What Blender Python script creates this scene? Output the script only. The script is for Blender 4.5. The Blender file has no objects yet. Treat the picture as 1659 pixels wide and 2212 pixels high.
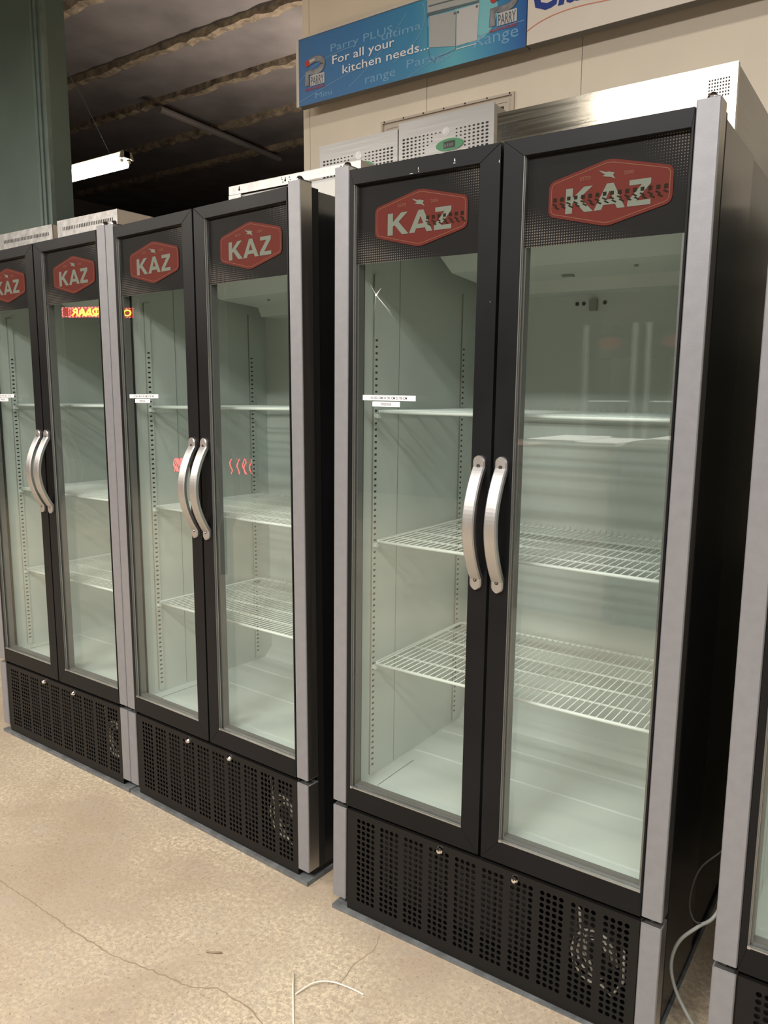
import bpy, math, random
from mathutils import Vector, Matrix, Euler

random.seed(7)
scene = bpy.context.scene
COL = scene.collection

# ------------------------------------------------------------------ camera
cam_d = bpy.data.cameras.new('camera')
cam = bpy.data.objects.new('camera', cam_d)
COL.objects.link(cam)
cam.location = (1.28464, -1.61644, 1.44051)
cam.rotation_euler = (math.radians(81.673), math.radians(-0.1764), math.radians(34.532))
cam_d.sensor_fit = 'VERTICAL'
cam_d.sensor_height = 24.0
cam_d.sensor_width = 18.0
cam_d.lens = 1697.89 / 2212.0 * 24.0
cam_d.clip_start = 0.05
scene.camera = cam

# ------------------------------------------------------------------ view, world, main lights
scene.view_settings.view_transform = 'Standard'
scene.view_settings.look = 'None'
scene.view_settings.gamma = 1.0
scene.view_settings.use_curve_mapping = False
scene.view_settings.exposure = 0.34

world = bpy.data.worlds.new('warehouse air')
scene.world = world
world.use_nodes = True
world.node_tree.nodes['Background'].inputs[0].default_value = (0.80, 0.82, 0.86, 1)
world.node_tree.nodes['Background'].inputs[1].default_value = 0.06


def area(name, loc, rot, sx, sy, power, color):
    d = bpy.data.lights.new(name, 'AREA')
    d.shape = 'RECTANGLE'
    d.size, d.size_y, d.energy, d.color = sx, sy, power, color
    o = bpy.data.objects.new(name, d)
    o.location = loc
    o.rotation_euler = [math.radians(a) for a in rot]
    COL.objects.link(o)
    return o


WARM = (1.0, 0.905, 0.80)
NEUT = (1.0, 0.95, 0.90)
for _x, _p, _c in ((4.8, 40, NEUT), (2.4, 55, NEUT), (-0.2, 78, NEUT), (-3.45, 78, WARM), (-5.4, 60, WARM), (-7.6, 50, WARM)):
    for _y in (-3.0, -3.75):
        area('aisle_tube_light', (_x, _y, 3.6), (0, 0, 0), 1.5, 0.34, _p, _c)
area('wall_fill_light', (0.8, -1.6, 4.9), (0, 0, 0), 1.2, 0.4, 55, WARM)  # added overhead fill that brightens the cream wall, not a known fixture
area('board_uplight', (-1.2, 2.3, 3.3), (180, 0, 0), 1.2, 0.12, 14, WARM)
area('roof_fill_light', (-5.6, 3.4, 4.0), (180, 0, 0), 1.5, 0.12, 60, WARM)  # added upward fill near the batten, lifts the dark roof
area('roof_fill_light', (-5.5, 7.0, 3.8), (180, 0, 0), 1.5, 0.12, 110, WARM)  # added unseen fill deeper in the hall, also brightens the roof


# ------------------------------------------------------------------ materials
def nodes_of(m):
    m.use_nodes = True
    nt = m.node_tree
    return nt, nt.nodes, nt.links, nt.nodes['Principled BSDF']


def mat(name, color, rough=0.5, metal=0.0, noise=0.0, nscale=8.0, bump=0.0, bscale=60.0, spec=None, rvar=0.0):
    m = bpy.data.materials.new(name)
    nt, N, L, b = nodes_of(m)
    b.inputs['Base Color'].default_value = (*color, 1)
    b.inputs['Roughness'].default_value = rough
    b.inputs['Metallic'].default_value = metal
    if spec is not None:
        b.inputs['Specular IOR Level'].default_value = spec
    tc = N.new('ShaderNodeTexCoord')
    if noise:
        n = N.new('ShaderNodeTexNoise')
        n.inputs['Scale'].default_value = nscale
        n.inputs['Detail'].default_value = 6
        L.new(tc.outputs['Object'], n.inputs['Vector'])
        r = N.new('ShaderNodeValToRGB')
        r.color_ramp.elements[0].position = 0.3
        r.color_ramp.elements[1].position = 0.7
        r.color_ramp.elements[0].color = (*[max(0, c * (1 - noise)) for c in color], 1)
        r.color_ramp.elements[1].color = (*[min(1, c * (1 + noise)) for c in color], 1)
        L.new(n.outputs['Fac'], r.inputs['Fac'])
        L.new(r.outputs['Color'], b.inputs['Base Color'])
        if rvar:
            mr = N.new('ShaderNodeMapRange')
            mr.inputs['To Min'].default_value = max(0.02, rough - rvar)
            mr.inputs['To Max'].default_value = min(1, rough + rvar)
            L.new(n.outputs['Fac'], mr.inputs['Value'])
            L.new(mr.outputs['Result'], b.inputs['Roughness'])
    if bump:
        n2 = N.new('ShaderNodeTexNoise')
        n2.inputs['Scale'].default_value = bscale
        n2.inputs['Detail'].default_value = 4
        L.new(tc.outputs['Object'], n2.inputs['Vector'])
        bp = N.new('ShaderNodeBump')
        bp.inputs['Strength'].default_value = bump
        bp.inputs['Distance'].default_value = 0.002
        L.new(n2.outputs['Fac'], bp.inputs['Height'])
        L.new(bp.outputs['Normal'], b.inputs['Normal'])
    return m


def brushed(name, color, rough, axis_scale):
    m = mat(name, color, rough, 1.0)
    nt, N, L, b = nodes_of(m)
    tc = N.new('ShaderNodeTexCoord')
    mp = N.new('ShaderNodeMapping')
    mp.inputs['Scale'].default_value = axis_scale
    n = N.new('ShaderNodeTexNoise')
    n.inputs['Scale'].default_value = 1.0
    n.inputs['Detail'].default_value = 5
    L.new(tc.outputs['Object'], mp.inputs['Vector'])
    L.new(mp.outputs['Vector'], n.inputs['Vector'])
    mr = N.new('ShaderNodeMapRange')
    mr.inputs['To Min'].default_value = rough - 0.05
    mr.inputs['To Max'].default_value = rough + 0.1
    L.new(n.outputs['Fac'], mr.inputs['Value'])
    L.new(mr.outputs['Result'], b.inputs['Roughness'])
    bp = N.new('ShaderNodeBump')
    bp.inputs['Strength'].default_value = 0.12
    bp.inputs['Distance'].default_value = 0.001
    L.new(n.outputs['Fac'], bp.inputs['Height'])
    L.new(bp.outputs['Normal'], b.inputs['Normal'])
    return m


def emit(name, color, strength):
    m = bpy.data.materials.new(name)
    m.use_nodes = True
    N, L = m.node_tree.nodes, m.node_tree.links
    N.clear()
    e = N.new('ShaderNodeEmission')
    e.inputs[0].default_value = (*color, 1)
    e.inputs[1].default_value = strength
    o = N.new('ShaderNodeOutputMaterial')
    L.new(e.outputs[0], o.inputs[0])
    return m


def glass_mat(name, tint, base=0.05):
    m = bpy.data.materials.new(name)
    m.use_nodes = True
    N, L = m.node_tree.nodes, m.node_tree.links
    N.clear()
    g = N.new('ShaderNodeNewGeometry')
    dot = N.new('ShaderNodeVectorMath'); dot.operation = 'DOT_PRODUCT'
    L.new(g.outputs['Normal'], dot.inputs[0]); L.new(g.outputs['Incoming'], dot.inputs[1])
    ab = N.new('ShaderNodeMath'); ab.operation = 'ABSOLUTE'
    L.new(dot.outputs['Value'], ab.inputs[0])
    om = N.new('ShaderNodeMath'); om.operation = 'SUBTRACT'; om.inputs[0].default_value = 1.0
    L.new(ab.outputs[0], om.inputs[1])
    pw = N.new('ShaderNodeMath'); pw.operation = 'POWER'; pw.inputs[1].default_value = 5.0
    L.new(om.outputs[0], pw.inputs[0])
    ma = N.new('ShaderNodeMath'); ma.operation = 'MULTIPLY_ADD'
    ma.inputs[1].default_value = 1 - base; ma.inputs[2].default_value = base
    L.new(pw.outputs[0], ma.inputs[0])
    t = N.new('ShaderNodeBsdfTransparent'); t.inputs[0].default_value = (*tint, 1)
    gl = N.new('ShaderNodeBsdfGlossy'); gl.inputs['Roughness'].default_value = 0.0
    gl.inputs['Color'].default_value = (0.97, 1, 0.99, 1)
    mx = N.new('ShaderNodeMixShader')
    L.new(ma.outputs[0], mx.inputs[0]); L.new(t.outputs[0], mx.inputs[1]); L.new(gl.outputs[0], mx.inputs[2])
    o = N.new('ShaderNodeOutputMaterial')
    L.new(mx.outputs[0], o.inputs[0])
    return m


def header_mat():
    """black vinyl print with a fading halftone of pale dots in two corners"""
    m = bpy.data.materials.new('header vinyl print')
    nt, N, L, b = nodes_of(m)
    b.inputs['Roughness'].default_value = 0.5
    b.inputs['Specular IOR Level'].default_value = 0.15
    tc = N.new('ShaderNodeTexCoord')
    sep = N.new('ShaderNodeSeparateXYZ'); L.new(tc.outputs['Object'], sep.inputs[0])

    def M(op, a, bb=None, c=None):
        n = N.new('ShaderNodeMath'); n.operation = op
        for i, v in enumerate((a, bb, c)):
            if v is None:
                continue
            if isinstance(v, (int, float)):
                n.inputs[i].default_value = v
            else:
                L.new(v, n.inputs[i])
        return n.outputs[0]
    fx = M('SUBTRACT', M('FRACT', M('MULTIPLY', sep.outputs['X'], 1 / 0.0056)), 0.5)
    fz = M('SUBTRACT', M('FRACT', M('MULTIPLY', sep.outputs['Z'], 1 / 0.0056)), 0.5)
    d = M('SQRT', M('ADD', M('MULTIPLY', fx, fx), M('MULTIPLY', fz, fz)))
    uv = N.new('ShaderNodeSeparateXYZ'); L.new(tc.outputs['UV'], uv.inputs[0])
    u, v = uv.outputs['X'], uv.outputs['Y']
    m1 = M('SUBTRACT', 0.62, M('ADD', M('MULTIPLY', u, 0.7), M('MULTIPLY', v, 1.15)))
    m2 = M('SUBTRACT', M('ADD', M('MULTIPLY', u, 1.1), M('MULTIPLY', v, 0.62)), 1.28)
    mk = M('MAXIMUM', m1, m2)
    rad = M('MULTIPLY', M('MINIMUM', M('MAXIMUM', mk, 0.0), 0.36), 0.85)
    on = M('LESS_THAN', d, rad)
    mx = N.new('ShaderNodeMix'); mx.data_type = 'RGBA'
    L.new(on, mx.inputs['Factor'])
    mx.inputs['A'].default_value = (0.008, 0.007, 0.0075, 1)
    mx.inputs['B'].default_value = (0.17, 0.145, 0.13, 1)
    L.new(mx.outputs['Result'], b.inputs['Base Color'])
    return m


def floor_mat():
    m = bpy.data.materials.new('worn painted concrete')
    nt, N, L, b = nodes_of(m)
    tc = N.new('ShaderNodeTexCoord')

    def noise(scale, detail=8, rough=0.6, dist=0.0):
        n = N.new('ShaderNodeTexNoise')
        n.inputs['Scale'].default_value = scale; n.inputs['Detail'].default_value = detail
        n.inputs['Roughness'].default_value = rough; n.inputs['Distortion'].default_value = dist
        L.new(tc.outputs['Object'], n.inputs['Vector'])
        return n.outputs['Fac']

    def ramp(f, p0, c0, p1, c1):
        r = N.new('ShaderNodeValToRGB')
        r.color_ramp.elements[0].position = p0; r.color_ramp.elements[0].color = (*c0, 1)
        r.color_ramp.elements[1].position = p1; r.color_ramp.elements[1].color = (*c1, 1)
        L.new(f, r.inputs['Fac'])
        return r.outputs['Color']

    def mix(f, a, c, mode='MIX'):
        x = N.new('ShaderNodeMix'); x.data_type = 'RGBA'; x.blend_type = mode
        if isinstance(f, float):
            x.inputs['Factor'].default_value = f
        else:
            L.new(f, x.inputs['Factor'])
        L.new(a, x.inputs['A']); L.new(c, x.inputs['B'])
        return x.outputs['Result']
    base = ramp(noise(1.6, 4), 0.35, (0.365, 0.285, 0.205), 0.68, (0.43, 0.36, 0.27))
    pale = ramp(noise(3, 2), 0.0, (0.62, 0.54, 0.385), 1.0, (0.70, 0.61, 0.44))
    big = ramp(noise(1.7, 6, 0.62, 0.5), 0.42, (0.15, 0.15, 0.15), 0.60, (1, 1, 1))
    fine = ramp(noise(75, 12, 0.82, 0.2), 0.46, (0, 0, 0), 0.58, (1, 1, 1))
    mm = N.new('ShaderNodeMath'); mm.operation = 'MULTIPLY'
    L.new(big, mm.inputs[0]); L.new(fine, mm.inputs[1])
    c = mix(mm.outputs[0], base, pale)
    grey = ramp(noise(9, 2), 0, (0.36, 0.315, 0.265), 1, (0.42, 0.365, 0.31))
    gm = ramp(noise(11, 12, 0.8, 0.2), 0.53, (0, 0, 0), 0.68, (0.65, 0.65, 0.65))
    c = mix(gm, c, grey)
    spk = ramp(noise(120, 3, 0.6), 0.30, (0.45, 0.42, 0.40), 0.40, (1, 1, 1))
    c = mix(0.8, c, spk, 'MULTIPLY')
    L.new(c, b.inputs['Base Color'])
    b.inputs['Roughness'].default_value = 0.62
    bp = N.new('ShaderNodeBump'); bp.inputs['Strength'].default_value = 0.35; bp.inputs['Distance'].default_value = 0.002
    L.new(noise(55, 8, 0.7), bp.inputs['Height'])
    L.new(bp.outputs['Normal'], b.inputs['Normal'])
    return m


def sign_mat():
    """printed blue artwork of the sign: deep blue to turquoise, object coordinates in metres"""
    m = bpy.data.materials.new('blue sign print')
    nt, N, L, b = nodes_of(m)
    tc = N.new('ShaderNodeTexCoord')
    sep = N.new('ShaderNodeSeparateXYZ'); L.new(tc.outputs['Object'], sep.inputs[0])
    r = N.new('ShaderNodeValToRGB')
    cr = r.color_ramp
    cr.elements[0].position = 0.0; cr.elements[0].color = (0.07, 0.19, 0.42, 1)
    cr.elements[1].position = 1.0; cr.elements[1].color = (0.03, 0.12, 0.38, 1)
    for p_, c_ in ((0.3, (0.06, 0.21, 0.45)), (0.55, (0.06, 0.27, 0.48)), (0.72, (0.13, 0.46, 0.56)), (0.86, (0.07, 0.30, 0.52))):
        e = cr.elements.new(p_); e.color = (*c_, 1)
    mr = N.new('ShaderNodeMapRange')
    mr.inputs['From Min'].default_value = 0.0; mr.inputs['From Max'].default_value = 1.19
    L.new(sep.outputs['X'], mr.inputs['Value']); L.new(mr.outputs['Result'], r.inputs['Fac'])
    L.new(r.outputs['Color'], b.inputs['Base Color'])
    b.inputs['Roughness'].default_value = 0.35
    return m


def rough_wood(name, c1, c2, scale, bump=0.8):
    m = bpy.data.materials.new(name)
    nt, N, L, b = nodes_of(m)
    tc = N.new('ShaderNodeTexCoord')
    n = N.new('ShaderNodeTexNoise'); n.inputs['Scale'].default_value = scale; n.inputs['Detail'].default_value = 9
    n.inputs['Roughness'].default_value = 0.75
    L.new(tc.outputs['Object'], n.inputs['Vector'])
    r = N.new('ShaderNodeValToRGB')
    r.color_ramp.elements[0].position = 0.38; r.color_ramp.elements[0].color = (*c1, 1)
    r.color_ramp.elements[1].position = 0.62; r.color_ramp.elements[1].color = (*c2, 1)
    L.new(n.outputs['Fac'], r.inputs['Fac']); L.new(r.outputs['Color'], b.inputs['Base Color'])
    b.inputs['Roughness'].default_value = 0.9
    bp = N.new('ShaderNodeBump'); bp.inputs['Strength'].default_value = bump; bp.inputs['Distance'].default_value = 0.02
    L.new(n.outputs['Fac'], bp.inputs['Height']); L.new(bp.outputs['Normal'], b.inputs['Normal'])
    return m


BLACK = mat('satin black paint', (0.0055, 0.0062, 0.0075), 0.42, 0, noise=0.25, nscale=5, rvar=0.06, spec=0.2)
BLACKSIDE = mat('glossy black side panel', (0.012, 0.012, 0.013), 0.22, 0, noise=0.2, nscale=3, rvar=0.05)
REARSIDE = mat('dark green grey rear panel', (0.035, 0.05, 0.045), 0.3, 0.3, noise=0.2, nscale=4)
SILVER = mat('silver grey profile paint', (0.245, 0.25, 0.27), 0.42, 0.3, noise=0.05, nscale=40, bump=0.15, bscale=900)
SATIN = brushed('worn bare aluminium', (0.52, 0.50, 0.47), 0.36, (60, 60, 2))
HANDLE = brushed('brushed aluminium handle', (0.50, 0.50, 0.50), 0.42, (90, 90, 6))
TRIM = mat('polished spacer trim', (0.50, 0.50, 0.48), 0.34, 0.9)
SPACER = mat('dull grey spacer bar', (0.16, 0.165, 0.16), 0.45, 0.5)
CHROME = mat('chrome', (0.85, 0.85, 0.85), 0.08, 1.0)
SCREW = mat('dark screw recess', (0.02, 0.02, 0.02), 0.5)
RUBBER = mat('black rubber', (0.01, 0.01, 0.01), 0.6)
WHITE = mat('white enamelled liner', (0.575, 0.635, 0.61), 0.4, 0, noise=0.05, nscale=3, rvar=0.06)
LINERG = mat('grimy seam', (0.28, 0.29, 0.26), 0.6)
SHELFW = mat('white plastic coated wire', (0.74, 0.81, 0.79), 0.3)
SLOT = mat('dark slot', (0.03, 0.03, 0.03), 0.7)
GRILLE = mat('perforated black steel', (0.010, 0.0095, 0.009), 0.5, 0.0, spec=0.2)
PLINTH = mat('grey plinth paint', (0.12, 0.13, 0.135), 0.6, 0, noise=0.3, nscale=30)
GLASS = glass_mat('door glass', (0.955, 0.975, 0.962), 0.06)
HEADER = header_mat()
BADGE = mat('red badge print', (0.125, 0.021, 0.016), 0.5, spec=0.12)
BADGELINE = mat('pale badge outline', (0.22, 0.10, 0.06), 0.5, spec=0.12)
LETTER = mat('off white lettering', (0.185, 0.20, 0.17), 0.5, spec=0.12)
FAINT = mat('faded pink lettering', (0.22, 0.09, 0.06), 0.5, spec=0.12)
VENTSHADE = mat('vent silhouette painted on badge', (0.018, 0.014, 0.008), 0.6, spec=0.1)
PAPER = mat('white label paper', (0.85, 0.86, 0.88), 0.6)
INK = mat('black label ink', (0.02, 0.02, 0.02), 0.6)
CHIP = mat('bare metal chips', (0.85, 0.85, 0.83), 0.35, 0.4)
CRACKW = mat('fractured glass white', (0.8, 0.85, 0.82), 0.3)
COPPER = mat('pale fan plastic', (0.55, 0.53, 0.45), 0.5, noise=0.3, nscale=30)
DARKMETAL = mat('dusty black condenser', (0.03, 0.03, 0.028), 0.8)
STAINLESS = brushed('brushed stainless steel', (0.27, 0.25, 0.20), 0.13, (3, 3, 140))
STAINLESS2 = brushed('dull stainless steel', (0.36, 0.36, 0.355), 0.40, (3, 3, 120))
GALV = mat('galvanised steel', (0.42, 0.42, 0.415), 0.38, 0.85, noise=0.3, nscale=25, rvar=0.1)
CREAM = mat('cream painted panels', (0.82, 0.735, 0.59), 0.5, 0, noise=0.05, nscale=2.5, bump=0.1, bscale=200)
CREAMTRIM = mat('cream trim', (0.58, 0.50, 0.41), 0.45)
WHITEBOX = mat('white painted steel', (0.86, 0.86, 0.82), 0.45, 0, noise=0.03, nscale=4)
GREENPANEL = mat('grey green panel', (0.11, 0.16, 0.145), 0.45, 0, noise=0.1, nscale=3)
GREENTRIM = mat('grey green trim', (0.15, 0.205, 0.19), 0.4, 0.1, noise=0.15, nscale=12)
GREENOVAL = mat('green controller fascia', (0.05, 0.26, 0.11), 0.35)
LCD = mat('black display window', (0.02, 0.022, 0.02), 0.15)
LCDSEG = mat('grey display segments', (0.25, 0.26, 0.22), 0.5)
SIGNBLUE = sign_mat()
SIGNWHITE = mat('white sign print', (0.78, 0.72, 0.64), 0.4, 0, noise=0.04, nscale=3)
SIGNEDGE = mat('sign edge', (0.66, 0.62, 0.56), 0.5)
SIGNBACK = mat('shadow grey sign box', (0.16, 0.145, 0.13), 0.6)  # darkened so the underside stands for the shadow band below the signs
SIGNTEXT = mat('sign white letters', (0.86, 0.86, 0.86), 0.4)
SIGNFAINT = mat('sign faint script', (0.20, 0.42, 0.64), 0.4)
SIGNLINE = mat('sign pale line', (0.25, 0.48, 0.65), 0.4)
SIGNCYAN = mat('sign turquoise disc', (0.22, 0.58, 0.64), 0.4)
SIGNGREY = mat('sign emblem grey', (0.30, 0.30, 0.32), 0.35, 0.3, noise=0.4, nscale=20)
SIGNGREYL = mat('sign emblem light', (0.60, 0.60, 0.60), 0.35)
SIGNRED = mat('sign red', (0.55, 0.05, 0.04), 0.4)
SIGNNAVY = mat('sign navy letters', (0.02, 0.05, 0.28), 0.4)
SIGNORANGE = mat('sign orange stroke', (0.75, 0.28, 0.18), 0.4)
SIGNSTEEL = mat('sign cupboard grey', (0.44, 0.46, 0.45), 0.4)
SIGNSTEELD = mat('sign cupboard dark', (0.13, 0.16, 0.18), 0.4)
FLOOR = floor_mat()
CRACK = mat('crack shadow line', (0.30, 0.225, 0.15), 0.9)
STRAP = mat('white nylon', (0.80, 0.76, 0.66), 0.4)
CEIL = mat('dark roof sheeting', (0.11, 0.092, 0.085), 0.9, 0, noise=0.25, nscale=1.5)
PURLIN = rough_wood('flaking brown beam', (0.08, 0.058, 0.038), (0.24, 0.18, 0.115), 6)
BOARD = rough_wood('chipboard sheet', (0.42, 0.26, 0.12), (0.80, 0.62, 0.36), 14)
HALLWALL = mat('dark hall wall', (0.10, 0.085, 0.075), 0.9, 0, noise=0.2, nscale=1)
FARWALL = mat('dim hall wall', (0.07, 0.065, 0.06), 0.8, 0, noise=0.1, nscale=1)
LAMPWHITE = mat('white lamp housing', (0.8, 0.76, 0.66), 0.4)
TUBE = emit('lit fluorescent tube', (1.0, 0.90, 0.72), 28)
LEDRED = emit('red led matrix', (1.0, 0.012, 0.018), 3.5)
LEDYEL = emit('yellow led letters', (1.0, 0.85, 0.05), 22)
LEDDASH = emit('pink led dashes', (1.0, 0.35, 0.35), 14)
NEONRED = emit('red neon tube', (1.0, 0.04, 0.05), 28)
CABLEM = mat('grey mains cable', (0.34, 0.36, 0.34), 0.5)
SALMON = mat('salmon counter panel', (0.50, 0.33, 0.26), 0.5)
BLUECAB = mat('blue grey header panel', (0.16, 0.22, 0.30), 0.4)


# ------------------------------------------------------------------ mesh builder
def smooth_path(pts, n=6):
    P = [Vector(p) for p in pts]
    out = []
    for i in range(len(P) - 1):
        p0, p1, p2, p3 = P[max(i - 1, 0)], P[i], P[i + 1], P[min(i + 2, len(P) - 1)]
        for k in range(n):
            t = k / n
            out.append(0.5 * ((2 * p1) + (p2 - p0) * t + (2 * p0 - 5 * p1 + 4 * p2 - p3) * t * t + (3 * p1 - p0 - 3 * p2 + p3) * t ** 3))
    out.append(P[-1])
    return out


class MB:
    def __init__(s):
        s.v, s.f, s.m, s.mats, s.uv = [], [], [], [], {}

    def mi(s, m):
        if m not in s.mats:
            s.mats.append(m)
        return s.mats.index(m)

    def add(s, verts, faces, m, M=None):
        o = len(s.v)
        s.v += [tuple(M @ Vector(v)) for v in verts] if M is not None else [tuple(v) for v in verts]
        k = s.mi(m)
        for f in faces:
            s.f.append([i + o for i in f]); s.m.append(k)
        return s

    def box(s, x0, x1, y0, y1, z0, z1, m, M=None):
        v = [(x, y, z) for x in (x0, x1) for y in (y0, y1) for z in (z0, z1)]
        f = [(0, 1, 3, 2), (4, 6, 7, 5), (0, 4, 5, 1), (2, 3, 7, 6), (0, 2, 6, 4), (1, 5, 7, 3)]
        return s.add(v, f, m, M)

    def cbox(s, x0, x1, y0, y1, z0, z1, m, c=0.003):
        """box with chamfered long vertical edges on the front (y0) side"""
        p = [(x0, y0 + c), (x0 + c, y0), (x1 - c, y0), (x1, y0 + c), (x1, y1), (x0, y1)]
        return s.prism([(a, b) for a, b in p], z0, z1, m, 'z')

    def prism(s, poly, a, b, m, axis='y', M=None):
        """polygon extruded from a to b along an axis; poly is (x,z) for y, (x,y) for z, (y,z) for x"""
        def P(p, t):
            return {'y': (p[0], t, p[1]), 'z': (p[0], p[1], t), 'x': (t, p[0], p[1])}[axis]
        n = len(poly)
        v = [P(p, a) for p in poly] + [P(p, b) for p in poly]
        f = [list(range(n)), list(range(2 * n - 1, n - 1, -1))]
        f += [(i, i + n, (i + 1) % n + n, (i + 1) % n) for i in range(n)]
        return s.add(v, f, m, M)

    def flat(s, poly, y, m, M=None):
        return s.add([(p[0], y, p[1]) for p in poly], [list(range(len(poly)))], m, M)

    def ring(s, outer, inner, y, m, M=None):
        n = len(outer)
        v = [(p[0], y, p[1]) for p in outer] + [(p[0], y, p[1]) for p in inner]
        return s.add(v, [(i, (i + 1) % n, (i + 1) % n + n, i + n) for i in range(n)], m, M)

    def tube(s, pts, r, m, n=6, cap=True, M=None):
        pts = [Vector(p) for p in pts]
        v, f = [], []
        up = None
        for i, p in enumerate(pts):
            a = pts[max(0, i - 1)]; b = pts[min(len(pts) - 1, i + 1)]
            d = (b - a).normalized()
            if up is None:
                up = Vector((0, 0, 1)) if abs(d.z) < 0.9 else Vector((1, 0, 0))
            x = d.cross(up).normalized(); yv = x.cross(d).normalized(); up = yv
            for k in range(n):
                t = 2 * math.pi * k / n
                v.append(p + x * (r * math.cos(t)) + yv * (r * math.sin(t)))
        for i in range(len(pts) - 1):
            for k in range(n):
                f.append((i * n + k, i * n + (k + 1) % n, (i + 1) * n + (k + 1) % n, (i + 1) * n + k))
        if cap:
            f.append(list(range(n - 1, -1, -1))); f.append([(len(pts) - 1) * n + k for k in range(n)])
        return s.add(v, f, m, M)

    def lathe(s, prof, c, m, axis='y', n=16):
        """prof: (radius, offset) pairs"""
        v, f = [], []
        for r, o in prof:
            for k in range(n):
                t = 2 * math.pi * k / n
                a, b = r * math.cos(t), r * math.sin(t)
                v.append({'y': (c[0] + a, c[1] + o, c[2] + b), 'z': (c[0] + a, c[1] + b, c[2] + o), 'x': (c[0] + o, c[1] + a, c[2] + b)}[axis])
        for i in range(len(prof) - 1):
            for k in range(n):
                f.append((i * n + k, i * n + (k + 1) % n, (i + 1) * n + (k + 1) % n, (i + 1) * n + k))
        f.append(list(range(n))); f.append([(len(prof) - 1) * n + k for k in range(n)][::-1])
        return s.add(v, f, m)

    def text(s, body, x, z, size, y, m, bold=0.0, width=None, align='l', shear=0.0, M=None, curve=None):
        vs, fs = text_mesh(body, bold, shear)
        xs = [v[0] for v in vs]
        w0, w1 = min(xs), max(xs)
        sc = size / CAPH
        sx = sc if width is None else width / (w1 - w0)
        wid = (w1 - w0) * sx
        off = {'l': 0, 'c': -wid / 2, 'r': -wid}[align]
        out = []
        for v in vs:
            xx = x + off + (v[0] - w0) * sx; zz = z + v[1] * sc
            if curve:
                zz += curve * (1 - ((xx - x - off) / wid * 2 - 1) ** 2)
            out.append((xx, y, zz))
        return s.add(out, fs, m, M)

    def build(s, name, parent=None, smooth=False, bevel=0.0):
        me = bpy.data.meshes.new(name)
        me.from_pydata(s.v, [], s.f)
        for m in s.mats:
            me.materials.append(m)
        me.polygons.foreach_set('material_index', s.m)
        if smooth:
            me.polygons.foreach_set('use_smooth', [True] * len(me.polygons))
        me.update()
        o = bpy.data.objects.new(name, me)
        COL.objects.link(o)
        if parent:
            o.parent = parent
        if bevel:
            b = o.modifiers.new('bevel', 'BEVEL'); b.width = bevel; b.segments = 2; b.limit_method = 'ANGLE'
        return o


_tc = {}
CAPH = 0.729


def text_mesh(body, bold=0.0, shear=0.0):
    k = (body, bold, shear)
    if k in _tc:
        return _tc[k]
    c = bpy.data.curves.new('t', 'FONT')
    c.body = body; c.size = 1.0; c.offset = bold; c.resolution_u = 2; c.shear = shear
    o = bpy.data.objects.new('t', c)
    COL.objects.link(o)
    dg = bpy.context.evaluated_depsgraph_get()
    me = bpy.data.meshes.new_from_object(o.evaluated_get(dg))
    r = ([tuple(v.co) for v in me.vertices], [list(p.vertices) for p in me.polygons])
    bpy.data.objects.remove(o); bpy.data.curves.remove(c); bpy.data.meshes.remove(me)
    _tc[k] = r
    return r


def fillet(pts, r, n=4):
    out = []
    N = len(pts)
    for i in range(N):
        p0, p1, p2 = Vector(pts[i - 1]), Vector(pts[i]), Vector(pts[(i + 1) % N])
        a = (p0 - p1).normalized(); b = (p2 - p1).normalized()
        A, B = p1 + a * r, p1 + b * r
        for k in range(n + 1):
            t = k / n
            out.append(tuple(A * (1 - t) ** 2 + p1 * 2 * t * (1 - t) + B * t * t))
    return out


def inset(pts, d):
    c = Vector((sum(p[0] for p in pts) / len(pts), sum(p[1] for p in pts) / len(pts)))
    out = []
    N = len(pts)
    for i in range(N):
        p0, p1, p2 = Vector(pts[i - 1]), Vector(pts[i]), Vector(pts[(i + 1) % N])
        t = (p2 - p0).normalized(); nrm = Vector((-t.y, t.x))
        if nrm.dot(c - p1) < 0:
            nrm = -nrm
        out.append(tuple(p1 + nrm * d))
    return out


def circle(cx, cz, r, n=24, rx=None):
    rx = rx or r
    return [(cx + rx * math.cos(2 * math.pi * k / n), cz + r * math.sin(2 * math.pi * k / n)) for k in range(n)]


def thing(name, label, cat, loc=(0, 0, 0), rot=(0, 0, 0), group=None):
    o = bpy.data.objects.new(name, None)
    o.empty_display_size = 0.1
    COL.objects.link(o)
    o.location = loc; o.rotation_euler = rot
    tag(o, label, cat, group)
    return o


def tag(o, label, cat, group=None, kind=None):
    if label: o['label'] = label
    if cat: o['category'] = cat
    if group: o['group'] = group
    if kind: o['kind'] = kind
    return o


def struct(o):
    o['kind'] = 'structure'
    return o


def kids(o):
    return [c for c in COL.objects if c.parent == o]


def copy_tree(o, parent=None):
    c = o.copy(); COL.objects.link(c); c.parent = parent
    for ch in kids(o):
        copy_tree(ch, c)
    return c


# ------------------------------------------------------------------ room shell
g = MB(); g.add([(-16, -8, 0), (8, -8, 0), (8, 14, 0), (-16, 14, 0), (-16, -8, -0.1), (8, -8, -0.1), (8, 14, -0.1), (-16, 14, -0.1)],
                [(0, 1, 2, 3), (7, 6, 5, 4), (0, 4, 5, 1), (1, 5, 6, 2), (2, 6, 7, 3), (3, 7, 4, 0)], FLOOR)
floor = struct(g.build('floor'))


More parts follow.
